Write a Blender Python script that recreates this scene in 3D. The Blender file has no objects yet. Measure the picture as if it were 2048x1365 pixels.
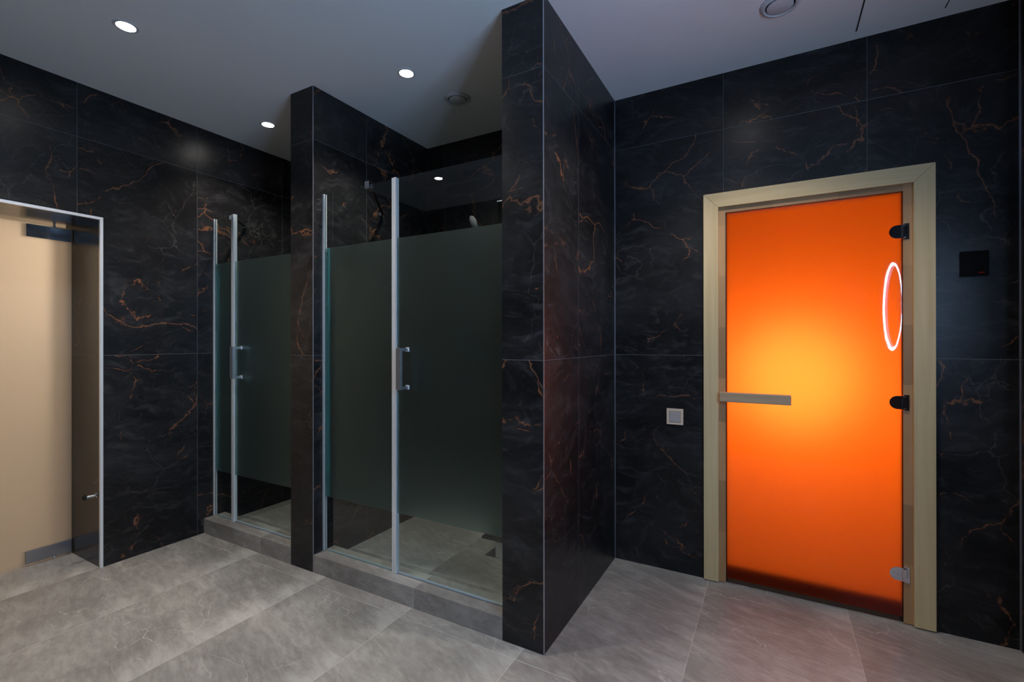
import bpy, bmesh, math, random
from mathutils import Vector, Matrix
C = bpy.context.scene.collection
SC = bpy.context.scene
PI = math.pi
random.seed(4)

# ------------------------------------------------------------------ camera
CAMZ = 1.28
def make_camera():
    y, p, r = math.radians(29.143), math.radians(0.053), math.radians(-0.062)
    F = Vector((-math.sin(y)*math.cos(p), math.cos(y)*math.cos(p), math.sin(p)))
    R = Vector((math.cos(y), math.sin(y), 0)); U = R.cross(F)
    R2 = R*math.cos(r) + U*math.sin(r); U2 = -R*math.sin(r) + U*math.cos(r)
    cam = bpy.data.cameras.new('camera'); o = bpy.data.objects.new('camera', cam); C.objects.link(o)
    m = Matrix((R2, U2, -F)).transposed().to_4x4(); m.translation = Vector((0, 0, CAMZ))
    o.matrix_world = m
    cam.sensor_width = 36; cam.lens = 936.8/2048*36; cam.shift_y = -1.13/2048
    cam.clip_start = 0.01; SC.camera = o
make_camera()
w = bpy.data.worlds.new('world'); SC.world = w; w.use_nodes = True
w.node_tree.nodes['Background'].inputs[0].default_value = (0.0, 0.0, 0.0, 1)
w.node_tree.nodes['Background'].inputs[1].default_value = 0.0
vs = SC.view_settings
vs.view_transform = 'Standard'; vs.look = 'None'; vs.gamma = 1; vs.exposure = 0.0; vs.use_curve_mapping = False
SC.cycles.max_bounces = 12; SC.cycles.transparent_max_bounces = 16
SC.cycles.caustics_refractive = True; SC.cycles.blur_glossy = 0.3
SC.cycles.sample_clamp_indirect = 6.0

# light levels, all in one place
DOWN_W = 40.0        # each ceiling downlight
RING_E = 255.0       # LED ring of the round mirror
SAUNA_W = 38.0       # lamp in the sauna
HALL_W = 46.0        # lamp in the hall behind the left glass door

# ------------------------------------------------------------------ layout (metres)
XL, XR = -3.318, 0.891           # left / right walls
YS, YN = 2.708, -0.42            # far wall, near wall behind the camera
ZC = 2.696
YP, YG = 1.727, 1.797            # partition fronts, shower glass
P1A, P1B = -2.414, -2.222        # narrow partition
P2A, P2B = -1.011, -0.815        # wide partition
CURB = 0.098; SHF = 0.035        # curb top, shower floor
GT, FB, FT = 2.108, 0.407, 1.802 # glass top, frosted band
DY, DZ = 1.179, 1.970            # left door opening
DY0 = 0.26

# ------------------------------------------------------------------ helpers
def bx(bm, x0, x1, y0, y1, z0, z1, bev=0):
    if x0 > x1: x0, x1 = x1, x0
    if y0 > y1: y0, y1 = y1, y0
    vs_ = [bm.verts.new(c) for c in ((x0,y0,z0),(x1,y0,z0),(x1,y1,z0),(x0,y1,z0),(x0,y0,z1),(x1,y0,z1),(x1,y1,z1),(x0,y1,z1))]
    fs = [bm.faces.new([vs_[i] for i in f]) for f in ((3,2,1,0),(4,5,6,7),(0,1,5,4),(1,2,6,5),(2,3,7,6),(3,0,4,7))]
    if bev:
        es = list({e for f in fs for e in f.edges})
        bmesh.ops.bevel(bm, geom=es, offset=bev, segments=2, affect='EDGES', profile=0.6)
    return bm
def box(*a, **k): return bx(bmesh.new(), *a, **k)
def tube(bm, a, b, r, n=20, r2=None):
    a, b = Vector(a), Vector(b); d = b-a
    m = Matrix.Translation((a+b)/2) @ d.to_track_quat('Z', 'Y').to_matrix().to_4x4()
    bmesh.ops.create_cone(bm, cap_ends=True, segments=n, radius1=r, radius2=r if r2 is None else r2, depth=d.length, matrix=m)
    return bm
def obar(bm, a, b, w_, h_):      # rectangular bar between two points
    a, b = Vector(a), Vector(b); d = b-a
    m = Matrix.Translation((a+b)/2) @ d.to_track_quat('X', 'Z').to_matrix().to_4x4() @ Matrix.Diagonal((d.length, w_, h_, 1))
    bmesh.ops.create_cube(bm, size=1, matrix=m); return bm
def lathe(bm, prof, c, n=48, axis='Z', sgn=1):
    rings = []
    for r, h in prof:
        ring = []
        for i in range(n):
            t = 2*PI*i/n
            if axis == 'Z': p = (c[0]+r*math.cos(t), c[1]+r*math.sin(t), c[2]+h*sgn)
            elif axis == 'X': p = (c[0]+h*sgn, c[1]+r*math.cos(t), c[2]+r*math.sin(t))
            else: p = (c[0]+r*math.cos(t), c[1]+h*sgn, c[2]+r*math.sin(t))
            ring.append(bm.verts.new(p))
        rings.append(ring)
    for a, b in zip(rings, rings[1:]):
        for i in range(n): bm.faces.new((a[i], a[(i+1) % n], b[(i+1) % n], b[i]))
    return bm
def prism(bm, pts, ax, lo, hi):  # polygon extruded along axis ax (0,1,2)
    def P(p, h):
        c = list(p); c.insert(ax, h); return c
    A = [bm.verts.new(P(p, lo)) for p in pts]; B = [bm.verts.new(P(p, hi)) for p in pts]
    bm.faces.new(A); bm.faces.new(B[::-1]); n = len(pts)
    for i in range(n): bm.faces.new((A[i], A[(i+1) % n], B[(i+1) % n], B[i]))
    return bm
def obj(name, bm, m, parent=None, smooth=False):
    bmesh.ops.recalc_face_normals(bm, faces=bm.faces)
    if parent is not None: bmesh.ops.translate(bm, vec=-root_loc(parent), verts=bm.verts)
    me = bpy.data.meshes.new(name); bm.to_mesh(me); bm.free()
    if m: me.materials.append(m)
    if smooth:
        for p in me.polygons: p.use_smooth = True
        me.set_sharp_from_angle(angle=math.radians(35))
    o = bpy.data.objects.new(name, me); C.objects.link(o)
    if parent is not None: o.parent = parent
    return o
def root_loc(o):
    v = Vector((0, 0, 0))
    while o is not None: v = v + o.location; o = o.parent
    return v
def thing(name, label, cat, loc, group=None):
    o = bpy.data.objects.new(name, None); C.objects.link(o); o.empty_display_size = 0.05
    o.location = loc; o['label'] = label; o['category'] = cat
    if group: o['group'] = group
    return o
def tag(o, label, cat, group=None):
    o['label'] = label; o['category'] = cat
    if group: o['group'] = group
    return o
def struct(name, bm, m, label=None):
    o = obj(name, bm, m); o['kind'] = 'structure'
    if label: o['label'] = label
    return o

# ------------------------------------------------------------------ materials
def mat(name):
    m = bpy.data.materials.new(name); m.use_nodes = True; nt = m.node_tree
    return m, nt, nt.nodes['Principled BSDF']
class N:
    def __init__(s, nt): s.nt = nt
    def new(s, t, **k):
        n = s.nt.nodes.new(t)
        for a, b in k.items(): setattr(n, a, b)
        return n
    def put(s, sock, v):
        if isinstance(v, bpy.types.NodeSocket): s.nt.links.new(v, sock)
        elif v is not None: sock.default_value = v
    def m(s, op, a, b=None, c=None, clamp=False):
        n = s.new('ShaderNodeMath', operation=op, use_clamp=clamp); s.put(n.inputs[0], a)
        if b is not None: s.put(n.inputs[1], b)
        if c is not None: s.put(n.inputs[2], c)
        return n.outputs[0]
    def vm(s, op, a, b=None):
        n = s.new('ShaderNodeVectorMath', operation=op); s.put(n.inputs[0], a)
        if b is not None: s.put(n.inputs[1], b)
        return n.outputs[0]
    def noise(s, vec, scale, detail=6, rough=.55, dist=0):
        n = s.new('ShaderNodeTexNoise'); s.put(n.inputs['Vector'], vec)
        n.inputs['Scale'].default_value = scale; n.inputs['Detail'].default_value = detail
        n.inputs['Roughness'].default_value = rough; n.inputs['Distortion'].default_value = dist
        return n
    def ss(s, v, lo, hi, a=0., b=1.):
        n = s.new('ShaderNodeMapRange', interpolation_type='SMOOTHSTEP'); s.put(n.inputs['Value'], v)
        for i, x in zip((1, 2, 3, 4), (lo, hi, a, b)): n.inputs[i].default_value = x
        return n.outputs[0]
    def mix(s, f, a, b):
        n = s.new('ShaderNodeMix', data_type='RGBA'); s.put(n.inputs[0], f)
        s.put(n.inputs[6], a); s.put(n.inputs[7], b); return n.outputs[2]

def stone(name, ua, u0, su, va, v0, sv, dark=True, rough=.33, seed=0.0, tone_k=1.0):
    """Large-format porcelain marble; ua/va = the two axes in the slab plane, joints every su/sv."""
    m, nt, p = mat(name); g = N(nt)
    geo = g.new('ShaderNodeNewGeometry'); pos = geo.outputs['Position']
    sep = g.new('ShaderNodeSeparateXYZ'); g.put(sep.inputs[0], pos)
    U, V = sep.outputs[ua], sep.outputs[va]
    tu = g.m('DIVIDE', g.m('SUBTRACT', U, u0), su); tv = g.m('DIVIDE', g.m('SUBTRACT', V, v0), sv)
    iu, iv = g.m('FLOOR', g.m('ADD', tu, .0001)), g.m('FLOOR', g.m('ADD', tv, .0001))
    cid = g.new('ShaderNodeCombineXYZ'); g.put(cid.inputs[0], iu); g.put(cid.inputs[1], iv); cid.inputs[2].default_value = seed
    wn = g.new('ShaderNodeTexWhiteNoise', noise_dimensions='3D'); g.put(wn.inputs['Vector'], cid.outputs[0])
    off = g.vm('MULTIPLY', wn.outputs['Color'], (31, 27, 23))
    P = g.vm('ADD', pos, off)
    # joints
    fu = g.m('ABSOLUTE', g.m('SUBTRACT', tu, g.m('ROUND', tu))); fv = g.m('ABSOLUTE', g.m('SUBTRACT', tv, g.m('ROUND', tv)))
    du, dv = g.m('MULTIPLY', fu, su), g.m('MULTIPLY', fv, sv)
    joint = g.ss(g.m('MINIMUM', du, dv), .0008, .0018, 1, 0)
    # warp
    wz = g.noise(P, 1.7, 3, .5); wv = g.vm('MULTIPLY', g.vm('SUBTRACT', wz.outputs['Color'], (.5, .5, .5)), (.42, .42, .42))
    wz2 = g.noise(P, 11, 4, .6); wv2 = g.vm('MULTIPLY', g.vm('SUBTRACT', wz2.outputs['Color'], (.5, .5, .5)), (.055, .055, .055))
    Q = g.vm('ADD', g.vm('ADD', P, wv), wv2)
    def crack(scale, wid, vec):
        v = g.new('ShaderNodeTexVoronoi', feature='DISTANCE_TO_EDGE'); g.put(v.inputs['Vector'], vec); v.inputs['Scale'].default_value = scale
        return g.ss(v.outputs['Distance'], 0, wid, 1, 0)
    cloud = g.noise(g.vm('MULTIPLY', Q, (1, 1, 1.6)), 2.2, 9, .62).outputs['Fac']
    smoke = g.noise(g.vm('MULTIPLY', Q, (3, 3, 9) if dark else (2.2, 7, 5)), 2.6, 10, .7, .4).outputs['Fac']
    if dark:
        base = g.mix(g.ss(cloud, .35, .72), (.0062, .0062, .0070, 1), (.019, .019, .021, 1))
        base = g.mix(g.m('MULTIPLY', g.ss(smoke, .48, .75), .6), base, (.055, .054, .057, 1))
        grain = g.noise(g.vm('MULTIPLY', Q, (12, 12, 26)), 2.0, 6, .7).outputs['Fac']
        base = g.mix(g.m('MULTIPLY', g.ss(grain, .52, .78), .35), base, (.060, .059, .060, 1))
        F = g.vm('ADD', Q, g.vm('MULTIPLY', g.vm('SUBTRACT', g.noise(P, 26, 3, .6).outputs['Color'], (.5, .5, .5)), (.03, .03, .03)))
        v1 = g.m('MULTIPLY', crack(4.2, .011, F), g.ss(g.noise(P, 3.1, 5, .7).outputs['Fac'], .46, .60))
        base = g.mix(g.m('MULTIPLY', v1, .38), base, (.14, .12, .11, 1))
        v2 = g.m('MULTIPLY', crack(3.1, .013, g.vm('ADD', F, (7.3, 2.1, 4.4))), g.ss(g.noise(P, 4.4, 6, .7).outputs['Fac'], .52, .60))
        base = g.mix(g.m('MULTIPLY', v2, .75), base, (.25, .10, .045, 1))
        v3 = g.m('MULTIPLY', crack(1.25, .006, g.vm('ADD', F, (2.3, 5.1, 1.4))), g.ss(g.noise(P, 1.6, 5, .7).outputs['Fac'], .46, .56))
        base = g.mix(g.m('MULTIPLY', v3, .8), base, (.21, .088, .042, 1))
        spot = g.m('MULTIPLY', crack(4.5, .07, g.vm('ADD', F, (1.3, 8.1, 3.4))), g.ss(g.noise(P, 8.0, 7, .75).outputs['Fac'], .66, .70))
        base = g.mix(g.m('MULTIPLY', spot, .7), base, (.25, .10, .04, 1))
        jc = (.10, .105, .12, 1)
    else:
        rot = g.new('ShaderNodeVectorRotate', rotation_type='Z_AXIS'); g.put(rot.inputs['Vector'], g.vm('ADD', P, g.vm('MULTIPLY', wv, (.35, .35, .35)))); rot.inputs['Angle'].default_value = .30
        st = g.noise(g.vm('MULTIPLY', rot.outputs[0], (1.8, 6, 6)), 2.0, 9, .68, .1).outputs['Fac']
        fine = g.noise(g.vm('MULTIPLY', rot.outputs[0], (6, 19, 16)), 2.2, 8, .72).outputs['Fac']
        base = g.mix(g.ss(cloud, .34, .70), (.215, .203, .190, 1), (.32, .304, .285, 1))
        base = g.mix(g.m('MULTIPLY', g.ss(st, .46, .74), .55), base, (.46, .44, .415, 1))
        base = g.mix(g.m('MULTIPLY', g.ss(fine, .42, .72), .22), base, (.50, .48, .455, 1))
        base = g.mix(g.m('MULTIPLY', g.ss(fine, .54, .34), .28), base, (.16, .14, .13, 1))
        edge = g.m('MULTIPLY', g.ss(g.m('FRACT', tu), .70, 1.0), g.ss(st, .30, .60))
        base = g.mix(g.m('MULTIPLY', edge, .45), base, (.52, .505, .48, 1))
        rot2 = g.vm('MULTIPLY', g.vm('ADD', rot.outputs[0], wv2), (.8, 1.8, 1))
        v1 = g.m('MULTIPLY', crack(2.3, .006, rot2), g.ss(g.noise(P, 2.2, 5, .7).outputs['Fac'], .45, .58))
        base = g.mix(g.m('MULTIPLY', v1, .48), base, (.58, .56, .53, 1))
        v2 = g.m('MULTIPLY', crack(8.5, .024, g.vm('ADD', Q, (3, 2, 5))), g.ss(g.noise(P, 3.6, 6, .75).outputs['Fac'], .54, .64))
        base = g.mix(g.m('MULTIPLY', v2, .5), base, (.66, .64, .61, 1))
        tone = g.m('MULTIPLY_ADD', wn.outputs['Value'], .12, .94*tone_k)
        base = g.vm('MULTIPLY', base, tone)
        jc = (.52, .50, .48, 1)
    col = g.mix(g.m('MULTIPLY', joint, .8), base, jc)
    g.put(p.inputs['Base Color'], col)
    g.put(p.inputs['Roughness'], g.m('MULTIPLY_ADD', cloud, .16, rough-.08))
    p.inputs['Specular IOR Level'].default_value = .31
    bmp = g.new('ShaderNodeBump'); bmp.inputs['Strength'].default_value = .5; bmp.inputs['Distance'].default_value = .001
    g.put(bmp.inputs['Height'], g.m('SUBTRACT', 1.0, joint)); g.put(p.inputs['Normal'], bmp.outputs[0])
    return m

def simple(name, col, rough=.5, metal=0, spec=.5, bump=None):
    m, nt, p = mat(name); g = N(nt)
    p.inputs['Base Color'].default_value = (*col, 1); p.inputs['Roughness'].default_value = rough
    p.inputs['Metallic'].default_value = metal; p.inputs['Specular IOR Level'].default_value = spec
    tc = g.new('ShaderNodeTexCoord')
    nz = g.noise(tc.outputs['Object'], bump[0] if bump else 40, 4)
    if bump:
        b = g.new('ShaderNodeBump'); b.inputs['Strength'].default_value = bump[1]; b.inputs['Distance'].default_value = .002
        g.put(b.inputs['Height'], nz.outputs['Fac']); g.put(p.inputs['Normal'], b.outputs[0])
    g.put(p.inputs['Roughness'], g.m('MULTIPLY_ADD', nz.outputs['Fac'], .04, rough-.02))
    return m
def emit(name, col, e):
    m = bpy.data.materials.new(name); m.use_nodes = True; nt = m.node_tree; nt.nodes.clear()
    o = nt.nodes.new('ShaderNodeOutputMaterial'); s = nt.nodes.new('ShaderNodeEmission')
    s.inputs[0].default_value = (*col, 1); s.inputs[1].default_value = e; nt.links.new(s.outputs[0], o.inputs[0]); return m
def wood(name, axis, c1, c2, rough=.55, fingers=False):
    m, nt, p = mat(name); g = N(nt)
    geo = g.new('ShaderNodeNewGeometry'); P = geo.outputs['Position']
    sc = [26, 26, 26]; sc[axis] = 1.3
    Q = g.vm('MULTIPLY', P, tuple(sc))
    n1 = g.noise(Q, 1.0, 6, .6, .8).outputs['Fac']; n2 = g.noise(g.vm('MULTIPLY', Q, (.25, .25, .25)), 1, 3, .5, 1.5).outputs['Fac']
    f = g.m('ADD', g.m('MULTIPLY', g.ss(n1, .3, .7), .5), g.m('MULTIPLY', g.ss(n2, .35, .65), .5))
    col = g.mix(f, (*c1, 1), (*c2, 1))
    if fingers:
        sep = g.new('ShaderNodeSeparateXYZ'); g.put(sep.inputs[0], P)
        idx = g.m('FLOOR', g.m('DIVIDE', sep.outputs[axis], .27))
        wn = g.new('ShaderNodeTexWhiteNoise', noise_dimensions='1D'); g.put(wn.inputs['W'], idx)
        col = g.vm('MULTIPLY', col, g.m('MULTIPLY_ADD', wn.outputs['Value'], .4, .75))
    g.put(p.inputs['Base Color'], col); p.inputs['Roughness'].default_value = rough
    b = g.new('ShaderNodeBump'); b.inputs['Strength'].default_value = .25; b.inputs['Distance'].default_value = .001
    g.put(b.inputs['Height'], n1); g.put(p.inputs['Normal'], b.outputs[0])
    return m
def clear_glass(name, tint=(.93, .975, .965)):
    m = bpy.data.materials.new(name); m.use_nodes = True; nt = m.node_tree; nt.nodes.clear(); g = N(nt)
    o = g.new('ShaderNodeOutputMaterial'); t = g.new('ShaderNodeBsdfTransparent'); gl = g.new('ShaderNodeBsdfGlossy')
    t.inputs[0].default_value = (*tint, 1); gl.inputs['Roughness'].default_value = .0; gl.inputs[0].default_value = (.95, .98, 1, 1)
    fr = g.new('ShaderNodeFresnel'); fr.inputs[0].default_value = 1.62
    geo = g.new('ShaderNodeNewGeometry')
    mx = g.new('ShaderNodeMixShader')
    g.put(mx.inputs[0], g.m('MULTIPLY', fr.outputs[0], g.m('SUBTRACT', 1.0, geo.outputs['Backfacing'])))
    nt.links.new(t.outputs[0], mx.inputs[1]); nt.links.new(gl.outputs[0], mx.inputs[2]); nt.links.new(mx.outputs[0], o.inputs[0])
    return m
def frosted(name, rough, scol, trans, mixf, gloss=.35):
    """Satin glass: rough refraction mixed with a little diffuse scattering."""
    m = bpy.data.materials.new(name); m.use_nodes = True; nt = m.node_tree; nt.nodes.clear(); g = N(nt)
    o = g.new('ShaderNodeOutputMaterial')
    a = g.new('ShaderNodeBsdfGlass'); a.inputs['Roughness'].default_value = rough; a.inputs['IOR'].default_value = 1.3; a.inputs['Color'].default_value = (*trans, 1)
    b = g.new('ShaderNodeBsdfTranslucent'); b.inputs[0].default_value = (*scol, 1)
    d = g.new('ShaderNodeBsdfDiffuse'); d.inputs[0].default_value = (*scol, 1)
    bd = g.new('ShaderNodeMixShader'); bd.inputs[0].default_value = .35
    nt.links.new(b.outputs[0], bd.inputs[1]); nt.links.new(d.outputs[0], bd.inputs[2])
    mx = g.new('ShaderNodeMixShader'); mx.inputs[0].default_value = mixf
    nt.links.new(a.outputs[0], mx.inputs[1]); nt.links.new(bd.outputs[0], mx.inputs[2]); nt.links.new(mx.outputs[0], o.inputs[0])
    return m
def satin_door(name, col, fcol, fmix, back=.12, frough=.6):
    """Tinted satin door leaf: diffuse and forward-scattered transmission (colours are per face) under a polished surface."""
    m = bpy.data.materials.new(name); m.use_nodes = True; nt = m.node_tree; nt.nodes.clear(); g = N(nt)
    o = g.new('ShaderNodeOutputMaterial')
    t = g.new('ShaderNodeBsdfTranslucent'); t.inputs[0].default_value = (*col, 1)
    f = g.new('ShaderNodeBsdfRefraction'); f.inputs['Color'].default_value = (*fcol, 1); f.inputs['Roughness'].default_value = frough; f.inputs['IOR'].default_value = 1.3
    d = g.new('ShaderNodeBsdfDiffuse'); d.inputs[0].default_value = (*[c*c*.5 for c in col], 1)
    tf = g.new('ShaderNodeMixShader'); tf.inputs[0].default_value = fmix
    nt.links.new(t.outputs[0], tf.inputs[1]); nt.links.new(f.outputs[0], tf.inputs[2])
    a = g.new('ShaderNodeMixShader'); a.inputs[0].default_value = back
    nt.links.new(tf.outputs[0], a.inputs[1]); nt.links.new(d.outputs[0], a.inputs[2])
    gl = g.new('ShaderNodeBsdfGlossy'); gl.inputs['Roughness'].default_value = .02
    fr = g.new('ShaderNodeFresnel'); fr.inputs[0].default_value = 1.36
    geo = g.new('ShaderNodeNewGeometry')
    mx = g.new('ShaderNodeMixShader'); g.put(mx.inputs[0], g.m('MULTIPLY', fr.outputs[0], g.m('SUBTRACT', 1.0, geo.outputs['Backfacing'])))
    nt.links.new(a.outputs[0], mx.inputs[1]); nt.links.new(gl.outputs[0], mx.inputs[2]); nt.links.new(mx.outputs[0], o.inputs[0])
    return m

M_far = stone('black_marble_far', 0, -.229, .612, 2, 0, 1.2, seed=1)
M_side = stone('black_marble_side', 1, 1.688, .611, 2, 0, 1.2, seed=2)
M_p2side = stone('black_marble_partition_side', 1, 2.118, .59, 2, 0, 1.2, seed=3)
M_pfront = stone('black_marble_partition_front', 0, -10.1, 20, 2, 0, 1.2, seed=5)
M_right = stone('black_marble_right', 1, 2.1, .6, 2, 0, 1.2, seed=6)
M_reveal = stone('black_marble_reveal', 0, -10.2, 20, 2, 0, 1.2, seed=8, rough=.22)
M_floor = stone('grey_marble_floor', 0, -3.332, .606, 1, 1.648, 1.2, dark=False, rough=.34, seed=1)
M_shfloor = stone('grey_marble_shower', 0, -1.62, .606, 1, 2.0, 1.2, dark=False, rough=.34, seed=4)
M_curb = stone('grey_marble_curb', 0, -1.505, 1.2, 2, -3, 6, dark=False, rough=.34, seed=9, tone_k=.84)
M_palestep = simple('pale_marble_step', (.80, .79, .77), .4, bump=(14, .3))
M_ceil = simple('ceiling_paint', (.84, .85, .87), .9, spec=.2, bump=(60, .05))
M_chrome = simple('chrome', (.82, .84, .87), .13, 1)
M_alu = simple('satin_aluminium', (.84, .88, .93), .36, .5)
M_brushed = simple('brushed_steel', (.42, .42, .43), .3, 1)
M_polish = simple('polished_chrome', (.80, .82, .85), .04, 1)
M_matt_black = simple('matt_black', (.006, .006, .007), .55, spec=.2)
M_handle_metal = simple('handle_chrome', (.80, .83, .88), .18, .9)
M_teal_glow = simple('teal_edge_glow', (.05, .36, .44), .3)  # cool light glow at the frosted glass edge, put into the colour
M_trim = simple('corner_trim_metal', (.45, .48, .56), .35, .8)
M_black = simple('black_gloss', (.004, .004, .005), .12)
M_rubber = simple('black_rubber', (.01, .01, .01), .6)
M_seal = simple('clear_seal', (.35, .42, .48), .25, .0)
M_white = simple('valve_white', (.60, .62, .66), .45)
M_gap = simple('gap_dark', (.01, .01, .012), .8)
M_switch = simple('switch_beige', (.72, .55, .42), .45)
M_rocker = simple('switch_grey', (.42, .375, .36), .4)
M_wood_v = wood('pale_wood_upright', 2, (.57, .42, .215), (.71, .55, .31))
M_wood_h = wood('pale_wood_level', 0, (.57, .42, .215), (.71, .55, .31))
M_jamb_v = wood('brown_wood_upright', 2, (.37, .20, .085), (.48, .28, .13), fingers=True)
M_jamb_h = wood('brown_wood_level', 0, (.37, .20, .085), (.48, .28, .13), fingers=True)
M_handle = wood('thermo_wood_level', 0, (.37, .25, .145), (.52, .38, .24), .45)
M_threshold = wood('dark_wood_level', 0, (.06, .03, .015), (.10, .055, .028), .5)
M_cedar = wood('sauna_boards', 0, (.22, .13, .07), (.32, .20, .11), .6)
M_clear = clear_glass('clear_glass')
M_frost = frosted('frosted_glass', .36, (.30, .36, .36), (.84, .93, .92), .02)
M_edge = simple('glass_edge', (.03, .16, .17), .2)
M_orange = satin_door('orange_satin_glass', (1.0, .305, .04), (1.0, .66, .33), .40, back=.06, frough=1.0)
M_beige = satin_door('white_satin_glass', (.92, .90, .87), (.95, .93, .90), .35, back=.15)
M_hall = simple('hall_paint', (.70, .64, .56), .85)
M_lens = emit('downlight_lens', (1, .95, .88), 60)
M_ring = emit('led_ring', (.40, .64, 1.0), RING_E)
M_mirror = simple('mirror', (.85, .87, .88), .02, 1)
M_led = emit('red_led', (1, .05, .02), .10)
M_shade = emit('lamp_shade', (1, .72, .42), 10)

# ------------------------------------------------------------------ the room
bm = bx(bmesh.new(), -5.6, XR, YN, YS, -.1, 0); bx(bm, -.29, .585, YS, YS+1.0, -.1, 0)
struct('floor', bm, M_floor)
struct('ceiling', box(-5.6, XR+.15, YN-.15, YS+.15, ZC, ZC+.1), M_ceil)
# left wall with the door opening, 0.48 m thick
bm = bx(bmesh.new(), XL-.48, XL, DY, YS+.15, 0, ZC); bx(bm, XL-.48, XL, YN-.15, DY0, 0, ZC); bx(bm, XL-.48, XL, DY0, DY, DZ, ZC)
wl = struct('wall_left', bm, M_side)
wl.data.materials.append(M_reveal)
for p in wl.data.polygons:
    if abs(p.normal.y) > .5 or abs(p.normal.z) > .5: p.material_index = 1
# far wall with the sauna opening
OX0, OX1, OZ = -.290, .585, 2.02
bm = bx(bmesh.new(), XL, OX0, YS, YS+.15, 0, ZC); bx(bm, OX1, XR+.15, YS, YS+.15, 0, ZC); bx(bm, OX0, OX1, YS, YS+.15, OZ, ZC)
struct('wall_far', bm, M_far)
struct('wall_right', box(XR, XR+.15, YN-.15, YS, 0, ZC), M_right)
struct('wall_near', box(XL, XR, YN-.15, YN, 0, ZC), M_far)
def partition(name, a, b, mside):
    o = struct(name, box(a, b, YP, YS, 0, ZC), M_pfront); o.data.materials.append(mside)
    for p in o.data.polygons:
        if abs(p.normal.x) > .5: p.material_index = 1
partition('wall_partition_left', P1A, P1B, M_p2side); partition('wall_partition_right', P2A, P2B, M_p2side)
# rooms beyond the two glass doors
struct('wall_hall', bx(bx(bx(bmesh.new(), -5.6, -5.5, YN-.15, YS, 0, ZC), -5.5, XL-.481, 2.3, 2.4, 0, ZC), -5.5, XL-.481, YN-.15, YN, 0, ZC), M_hall)
bm = bmesh.new()
bx(bm, -.75, 1.05, 3.62, 3.68, 0, 2.15); bx(bm, -.80, -.75, YS+.151, 3.68, 0, 2.15); bx(bm, 1.05, 1.10, YS+.151, 3.68, 0, 2.15)
struct('wall_sauna', bm, M_cedar)
struct('ceiling_sauna', box(-.80, 1.10, YS+.151, 3.68, 2.151, 2.21), M_cedar)
struct('floor_sauna', bx(bx(bmesh.new(), -.80, -.291, YS+.151, 3.62, -.1, 0), .586, 1.10, YS+.151, 3.62, -.1, 0), M_floor)
# metal corner trims
struct('trim_1', box(P2B-.002, P2B+.0015, YP-.0015, YP+.002, 0, ZC), M_trim)
struct('trim_2', box(P1B-.0015, P1B+.0012, YP-.0012, YP+.0015, 0, ZC), M_trim)
struct('trim_3', box(P2B, P2B+.003, YS-.003, YS, 0, ZC), M_trim)
struct('trim_4', box(XR-.004, XR, YS-.004, YS, 0, ZC), M_trim)
# door opening profile: two flanges, mitred round the head
bm = bmesh.new(); t = .011
bx(bm, XL-.011, XL+.003, DY-.003, DY+t, 0, DZ-.003); bx(bm, XL-.011, XL+.003, DY0-t, DY0+.003, 0, DZ-.003)
bx(bm, XL-.011, XL+.003, DY0-t, DY+t, DZ-.003, DZ+t)
struct('trim_5', bm, M_alu)

# ------------------------------------------------------------------ left satin glass door
dx = -3.71
d1 = bpy.data.objects.new('door_1', None); C.objects.link(d1); d1.location = (dx, DY, 0); d1['kind'] = 'structure'
d1['label'] = 'warm-lit satin glass door in the left wall'
obj('glass_pane', box(dx-.005, dx+.005, DY0+.01, DY-.002, .010, DZ-.012), M_beige, d1)
def patch(z0, z1, m):
    bm = bx(bmesh.new(), dx-.017, dx+.017,   .976, 1.174, z0, z1, bev=.0015)
    o = obj('patch_fitting', bm, m, d1)
    return o
pf = patch(1.876, 1.950, M_chrome); obj('pivot_pin', tube(bmesh.new(), (dx, 1.10, 1.950), (dx, 1.10, DZ-.001), .006), M_chrome, pf)
pf = patch(.016, .088, M_brushed); pf['label'] = 'brushed steel patch fitting'
obj('pivot_pin', tube(bmesh.new(), (dx, 1.10, .001), (dx, 1.10, .016), .008), M_chrome, pf)
# door stop on the jamb
ds = thing('door_stop', 'black and chrome cylindrical door stop on the left doorway jamb', 'door stop', (-3.362, DY, .405))
obj('barrel', lathe(bmesh.new(), [(0, -.001), (.013, -.001), (.013, -.005), (.0095, -.008), (.0095, -.050), (0, -.050)], (-3.362, DY, .405), 24, 'Y'), M_chrome, ds, True)
obj('rubber_tip', lathe(bmesh.new(), [(0, -.050), (.012, -.050), (.0125, -.054), (.0125, -.066), (.009, -.070), (0, -.070)], (-3.362, DY, .405), 24, 'Y'), M_black, ds, True)

# ------------------------------------------------------------------ sauna door
d2 = bpy.data.objects.new('door_2', None); C.objects.link(d2); d2.location = (.148, YS, 0); d2['kind'] = 'structure'
d2['label'] = 'glowing orange sauna door in a pale wooden frame'
CX0, CX1, CZ1 = -.325, .621, 2.060; IX0, IX1, IZ = -.253, .547, 1.985
yc0, yc1 = YS-.020, YS-.0005
o = obj('casing_board', prism(bmesh.new(), [(CX0, .006), (IX0, .006), (IX0, IZ-.0008), (CX0, CZ1-.0014)], 1, yc0, yc1), M_wood_v, d2)
o = obj('casing_board', prism(bmesh.new(), [(IX1, .006), (CX1, .006), (CX1, CZ1-.0014), (IX1, IZ-.0008)], 1, yc0, yc1), M_wood_v, d2)
o = obj('casing_board', prism(bmesh.new(), [(IX0, IZ+.0006), (IX1, IZ+.0006), (CX1-.0006, CZ1), (CX0+.0006, CZ1)], 1, yc0, yc1), M_wood_h, d2)
GX0, GX1, GZ0, GZ1 = -.2145, .5085, .030, 1.951
jy0, jy1 = YS-.006, YS+.149
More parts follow.
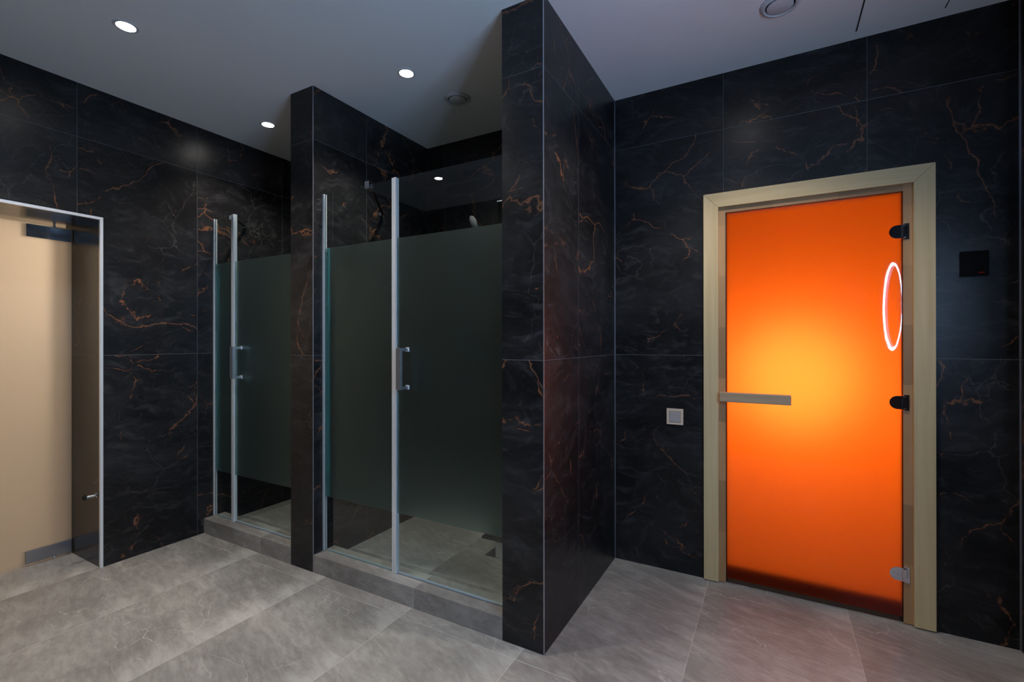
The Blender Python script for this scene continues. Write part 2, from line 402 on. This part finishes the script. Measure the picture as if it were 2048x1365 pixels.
obj('jamb', box(IX0-.035, GX0-.005, YS-.0004, jy1, .004, OZ-.002), M_jamb_v, d2)
obj('jamb', box(GX1+.005, IX1+.035, YS-.0004, jy1, .004, OZ-.002), M_jamb_v, d2)
obj('jamb', box(GX0-.005, GX1+.005, YS-.0004, jy1, GZ1+.005, OZ-.002), M_jamb_h, d2)
bm = bx(bmesh.new(), GX0-.005, GX0+.004, YS+.014, YS+.030, .004, GZ1+.005); bx(bm, GX1-.004, GX1+.005, YS+.014, YS+.030, .004, GZ1+.005)
bx(bm, GX0+.004, GX1-.004, YS+.014, YS+.030, GZ1-.006, GZ1+.005)
obj('door_seal', bm, M_rubber, d2)
obj('threshold', box(GX0-.005, GX1+.005, YS+.018, YS+.080, .0, .110), M_threshold, d2)
gp = obj('glass_pane', box(GX0, GX1, YS+.003, YS+.011, GZ0, GZ1), M_orange, d2)
# handle: rounded wooden bar on two short pegs
bm = bx(bmesh.new(), -.246, .077, YS-.052, YS-.022, .962, 1.012, bev=.005)
h = obj('handle', bm, M_handle, d2)
obj('handle_peg', tube(tube(bmesh.new(), (-.17, YS-.022, .987), (-.17, YS+.002, .987), .009), (.03, YS-.022, .987), (.03, YS+.002, .987), .009), M_chrome, h)
for zc in (1.772, .999, .224):
    x1 = GX1-.001; r = .030; x0 = .462
    pts = [(x1, zc-r), (x1, zc+r)] + [(x0+r+r*math.cos(a), zc+r*math.sin(a)) for a in [PI/2+PI*i/16 for i in range(17)]]
    hg = obj('hinge', prism(bmesh.new(), pts, 1, YS-.006, YS+.0025), M_polish, d2)
    bm = bx(bmesh.new(), GX1+.006, GX1+.026, YS-.0045, YS-.0006, zc-.036, zc+.036, bev=.001)
    tube(bm, (GX1+.003, YS-.006, zc-.030), (GX1+.003, YS-.006, zc+.030), .0055, 14)
    bx(bm, GX1+.004, GX1+.016, YS-.012, YS-.003, zc-.027, zc+.027, bev=.0015)
    obj('hinge_knuckle', bm, M_polish, hg)

# ------------------------------------------------------------------ shower curbs and floors
def curb(label, x0, x1):
    o = obj('shower_curb', bx(bmesh.new(), x0+.001, x1-.001, YP+.0, YP+.140, 0, CURB, bev=.0012), M_curb); tag(o, label, 'curb')
curb('low grey marble curb under the far left shower enclosure', XL, P1A)
curb('longer grey marble curb under the shower enclosure beside the wide partition', P1B, P2A)
struct('floor_shower_left', box(XL, P1A, YP+.141, YS, 0, SHF), M_shfloor)
struct('floor_shower_right', box(P1B, P2A, YP+.141, YS, 0, SHF), M_shfloor)

# ------------------------------------------------------------------ shower enclosures
def enclosure(label, x0, xm, x1, clampx, wy, barz=2.098):
    y0, y1 = YG-.003, YG+.003
    t = thing('shower_enclosure', label, 'shower enclosure', ((x0+x1)/2, YG, CURB))
    zb = CURB+.002
    obj('wall_profile', bx(bx(bmesh.new(), x0+.001, x0+.014, y0-.007, y0-.0015, zb, GT+.001), x0+.001, x0+.014, y1+.0015, y1+.007, zb, GT+.001), M_alu, t)
    obj('edge_glow_strip', box(x0+.015, x0+.032, y1+.004, y1+.010, FB, FT), M_teal_glow, t)  # added teal strip, imitates the light glow along the frosted edge
    obj('bottom_profile', box(x0+.031, xm, y1+.0005, y1+.006, zb, zb+.008), M_seal, t)
    def pane(name, a, b, zz, par):
        p = obj(name, box(a, b, y0, y1, zz, GT), M_clear, par)
        obj('frosted_band', box(a, b, y0-.0012, y0-.0002, FB, FT), M_frost, p)
        obj('glass_edge', box(b-.0012, b, y0-.0002, y1+.0002, zz, GT), M_edge, p) if name == 'fixed_panel' else None
        return p
    pane('fixed_panel', x0+.004, xm-.004, zb+.001, t)
    dr = pane('door_panel', xm+.022, x1-.006, zb+.010, t)
    # closing profile between fixed panel and door
    bm = bx(bmesh.new(), xm-.006, xm+.004, y0-.009, y1+.009, zb, GT+.003)
    bx(bm, xm+.004, xm+.010, y0-.004, y1+.004, zb, GT+.003)
    bx(bm, xm+.010, xm+.022, y0-.011, y1+.008, zb, GT+.003)
    obj('closing_profile', bm, M_alu, t)
    obj('door_seal', box(xm+.024, x1-.006, y0, y1, zb+.001, zb+.0095), M_seal, t)
    obj('hinge_seal', box(x1-.0055, x1-.001, y0, y1, zb+.003, GT), M_seal, t)
    # square bar handle
    hx, hz0, hz1 = xm+.100, 1.040, 1.245
    bm = bx(bmesh.new(), hx-.030, hx, y0-.062, y0-.048, hz0, hz1, bev=.001)
    for z in (hz0+.008, hz1-.008): bx(bm, hx-.014, hx, y0-.048, y0-.0014, z-.007, z+.007)
    h = obj('handle', bm, M_handle_metal, dr)
    for z in (hz0+.008, hz1-.008): obj('handle_base', box(hx-.018, hx+.004, y0-.0045, y0-.0014, z-.011, z+.011), M_alu, h)
    # diagonal support bar from the glass top to the side wall
    sb = obj('support_bar', obar(bmesh.new(), (clampx-.010, y1+.03, barz), (x0+.030, wy-.012, barz), .012, .014), M_black, t)
    bm = bx(bmesh.new(), clampx-.018, clampx+.014, y0-.014, y1+.014, GT-.026, GT+.014, bev=.001)
    tube(bm, (clampx-.002, y1+.012, barz), (clampx-.012, y1+.040, barz), .012, 16)
    obj('clamp', bm, M_chrome, sb)
    bm = tube(bmesh.new(), (x0+.001, wy, barz), (x0+.012, wy, barz), .014, 20); tube(bm, (x0+.012, wy, barz), (x0+.032, wy-.008, barz), .009, 16)
    obj('wall_mount', bm, M_chrome, sb)
    return t
enclosure('narrower frosted glass shower enclosure between the left wall and the narrow partition', XL, -3.096, P1A, -3.13, 2.00)
enclosure('wider frosted glass shower enclosure between the two black partitions', P1B, -1.690, P2A, -1.865, 2.235)

# ------------------------------------------------------------------ inside the wide shower
t = thing('shower_column', 'black shower column with chrome top seen through the clear glass', 'shower', (-1.52, YS, 1.2))
obj('body', bx(bmesh.new(), -1.602, -1.44, YS-.030, YS-.0005, 1.15, 2.205, bev=.002), M_matt_black, t)
obj('top_cap', box(-1.604, -1.438, YS-.034, YS-.0005, 2.206, 2.214), M_chrome, t)
bm = tube(bmesh.new(), (-1.66, YS-.02, 1.98), (-1.735, YS-.075, 2.06), .010, 16)
tube(bm, (-1.602, YS-.014, 1.96), (-1.66, YS-.02, 1.98), .008, 16)
hs = obj('hand_shower', bm, M_chrome, t, True)
bm = lathe(bmesh.new(), [(0, -.010), (.030, -.010), (.044, -.003), (.046, .002), (.040, .006), (0, .006)], (0, 0, 0), 32, 'Z')
bmesh.ops.transform(bm, matrix=Matrix.Translation((-1.75, YS-.095, 2.075)) @ Matrix.Rotation(math.radians(-35), 4, 'Z') @ Matrix.Rotation(math.radians(118), 4, 'X'), verts=bm.verts)
obj('shower_head', bm, M_alu, hs, True)
t = thing('shower_step', 'small pale marble step with black top in the wide shower corner', 'step', (-1.25, 2.50, SHF))
obj('base', box(-1.392, P2A-.002, 2.300, YS-.002, SHF+.0005, .1375), M_palestep, t)
obj('top', bx(bmesh.new(), -1.475, P2A-.002, 2.282, YS-.002, .138, .151, bev=.002), M_black, t)

# ------------------------------------------------------------------ wall fittings
t = thing('light_switch', 'square beige light switch with grey rocker left of the sauna door', 'light switch', (-.475, YS, .860))
bm = bmesh.new(); a = .0435; b = .031; y0, y1 = YS-.010, YS-.0005
for q in ((-a, -b, -a, a), (b, a, -a, a), (-b, b, -a, -b), (-b, b, b, a)): bx(bm, -.475+q[0], -.475+q[1], y0, y1, .860+q[2], .860+q[3])
obj('cover_frame', bm, M_switch, t)
obj('rocker', bx(bmesh.new(), -.475-.0295, -.475+.0295, YS-.0125, YS-.0005, .860-.0295, .860+.0295, bev=.0015), M_rocker, t)
t = thing('thermostat', 'square black touch thermostat on the wall right of the sauna door', 'thermostat', (.748, YS, 1.606))
obj('casing', bx(bmesh.new(), .703, .793, YS-.014, YS-.0005, 1.553, 1.661, bev=.002), M_black, t)
obj('indicator_light', box(.760, .779, YS-.0147, YS-.0141, 1.5665, 1.5685), M_led, t)

# ------------------------------------------------------------------ round LED mirror on the right wall
t = thing('led_mirror', 'round wall mirror with a bright white LED ring, seen reflected in the sauna door', 'mirror', (XR, .50, 1.56))
obj('mirror_glass', lathe(bmesh.new(), [(0, -.018), (.343, -.018), (.343, -.001), (0, -.001)], (XR, .50, 1.56), 96, 'X'), M_mirror, t)
obj('led_ring', lathe(bmesh.new(), [(.344, -.023), (.344, -.031), (.362, -.031), (.362, -.029), (.346, -.023), (.344, -.023)], (XR, .50, 1.56), 96, 'X'), M_ring, t)

obj('housing', lathe(bmesh.new(), [(.3445, -.001), (.3445, -.0225), (.3465, -.0225), (.3625, -.029), (.3625, -.031), (.365, -.031), (.365, -.001), (.3445, -.001)], (XR, .50, 1.56), 96, 'X'), M_alu, t)

# ------------------------------------------------------------------ ceiling fittings
def spot(name, loc, power, col, size, blend, rad, parent=None):
    l = bpy.data.lights.new(name, 'SPOT'); l.energy = power; l.color = col; l.spot_size = size; l.spot_blend = blend; l.shadow_soft_size = rad
    o = bpy.data.objects.new(name, l); C.objects.link(o)
    if parent is not None: o.parent = parent; o.location = Vector(loc)-root_loc(parent)
    else: o.location = loc
    return o
DL = [((-2.535, .992), 'recessed ceiling downlight nearest the left glass door', 1.3),
      ((-1.689, 1.888), 'recessed ceiling downlight inside the wide shower', 1.15),
      ((-2.879, 1.895), 'recessed ceiling downlight inside the narrow far left shower', .8),
      ((-2.538, .343), 'recessed ceiling downlight reflected in the wide shower door glass', .6),
      ((-1.55, 1.08), 'recessed ceiling downlight out of view before the wide shower', 1.0),
      ((-.15, 1.90), 'recessed ceiling downlight out of view before the sauna door', 1.25),
      ((-.75, .35), 'recessed ceiling downlight out of view above the camera', .5)]
first = None
for (x, y), lab, k in DL:
    if first is None:
        r = thing('downlight', lab, 'downlight', (x, y, ZC), 'recessed ceiling downlights')
        obj('bezel', lathe(bmesh.new(), [(.036, -.0005), (.036, -.004), (.046, -.004), (.049, -.0005)], (x, y, ZC), 40), M_white, r, True)
        obj('lens', lathe(bmesh.new(), [(0, -.003), (.0345, -.003), (.0345, -.0006), (0, -.0006)], (x, y, ZC), 40), M_lens, r)
        first = r
    else:
        r = first.copy(); C.objects.link(r); r.location = (x, y, ZC); r['label'] = lab
        for ch in [c for c in first.children if c.type == 'MESH']:
            c = ch.copy(); C.objects.link(c); c.parent = r
    spot('downlight_lamp', (x, y, ZC-.02), DOWN_W*k, (1, .90, .78), math.radians(118), .6, .03)
fv = None
for x, y, lab in ((-1.607, 2.232, 'round ceiling exhaust valve inside the wide shower'), (.027, 2.268, 'round white ceiling exhaust valve before the sauna door'),
                  (-2.221, .331, 'round ceiling exhaust valve reflected in the wide shower door glass')):
    if fv is None:
        r = thing('exhaust_valve', lab, 'vent', (x, y, ZC), 'round ceiling exhaust valves')
        obj('collar', lathe(bmesh.new(), [(.056, .0), (.056, -.010), (.061, -.014), (.068, -.012), (.076, -.003), (.076, -.0005), (.056, -.0005)], (x, y, ZC), 48), M_white, r, True)
        obj('disc', lathe(bmesh.new(), [(0, -.016), (.044, -.015), (.050, -.012), (.050, -.009), (.010, -.006), (0, -.006)], (x, y, ZC), 48), M_white, r, True)
        obj('throat', lathe(bmesh.new(), [(0, -.002), (.0555, -.002), (.0555, -.0006), (0, -.0006)], (x, y, ZC), 48), M_gap, r)
        fv = r
    else:
        r = fv.copy(); C.objects.link(r); r.location = (x, y, ZC); r['label'] = lab
        for ch in fv.children:
            c = ch.copy(); C.objects.link(c); c.parent = r
t = thing('access_hatch', 'square white access hatch in the ceiling near the right wall', 'hatch', (.487, 2.483, ZC))
hx0, hx1, hy0, hy1 = .333, .641, 2.330, 2.638
obj('panel', box(hx0+.0035, hx1-.0035, hy0+.0035, hy1-.0035, ZC-.0035, ZC-.0005), M_ceil, t)
bm = bx(bmesh.new(), hx0-.002, hx0+.0028, hy0, hy1, ZC-.0015, ZC-.0002); bx(bm, hx1-.0028, hx1+.002, hy0, hy1, ZC-.0015, ZC-.0002)
bx(bm, hx0+.0028, hx1-.0028, hy0-.002, hy0+.0028, ZC-.0015, ZC-.0002)
obj('gap_frame', bm, M_gap, t)

# ------------------------------------------------------------------ lamps behind the two lit doors
def lamp(lx, ly, lz, power, col, rad, parent=None):
    l = bpy.data.lights.new('lamp', 'POINT'); l.energy = power; l.color = col; l.shadow_soft_size = rad
    o = bpy.data.objects.new('lamp_bulb', l); C.objects.link(o); o.location = (lx, ly, lz)
    if parent is not None: o.parent = parent; o.location = Vector((lx, ly, lz))-root_loc(parent)
t = thing('sauna_lamp', 'warm sauna lamp glowing through the orange glass door', 'lamp', (.16, 3.62, 1.12))
obj('back_plate', box(.06, .26, 3.600, 3.619, .98, 1.26), M_cedar, t)
lamp(.11, 3.22, 1.08, SAUNA_W, (1, .80, .55), .36, t)
lamp(-4.30, 1.75, 1.9, HALL_W, (1, .77, .54), .12)
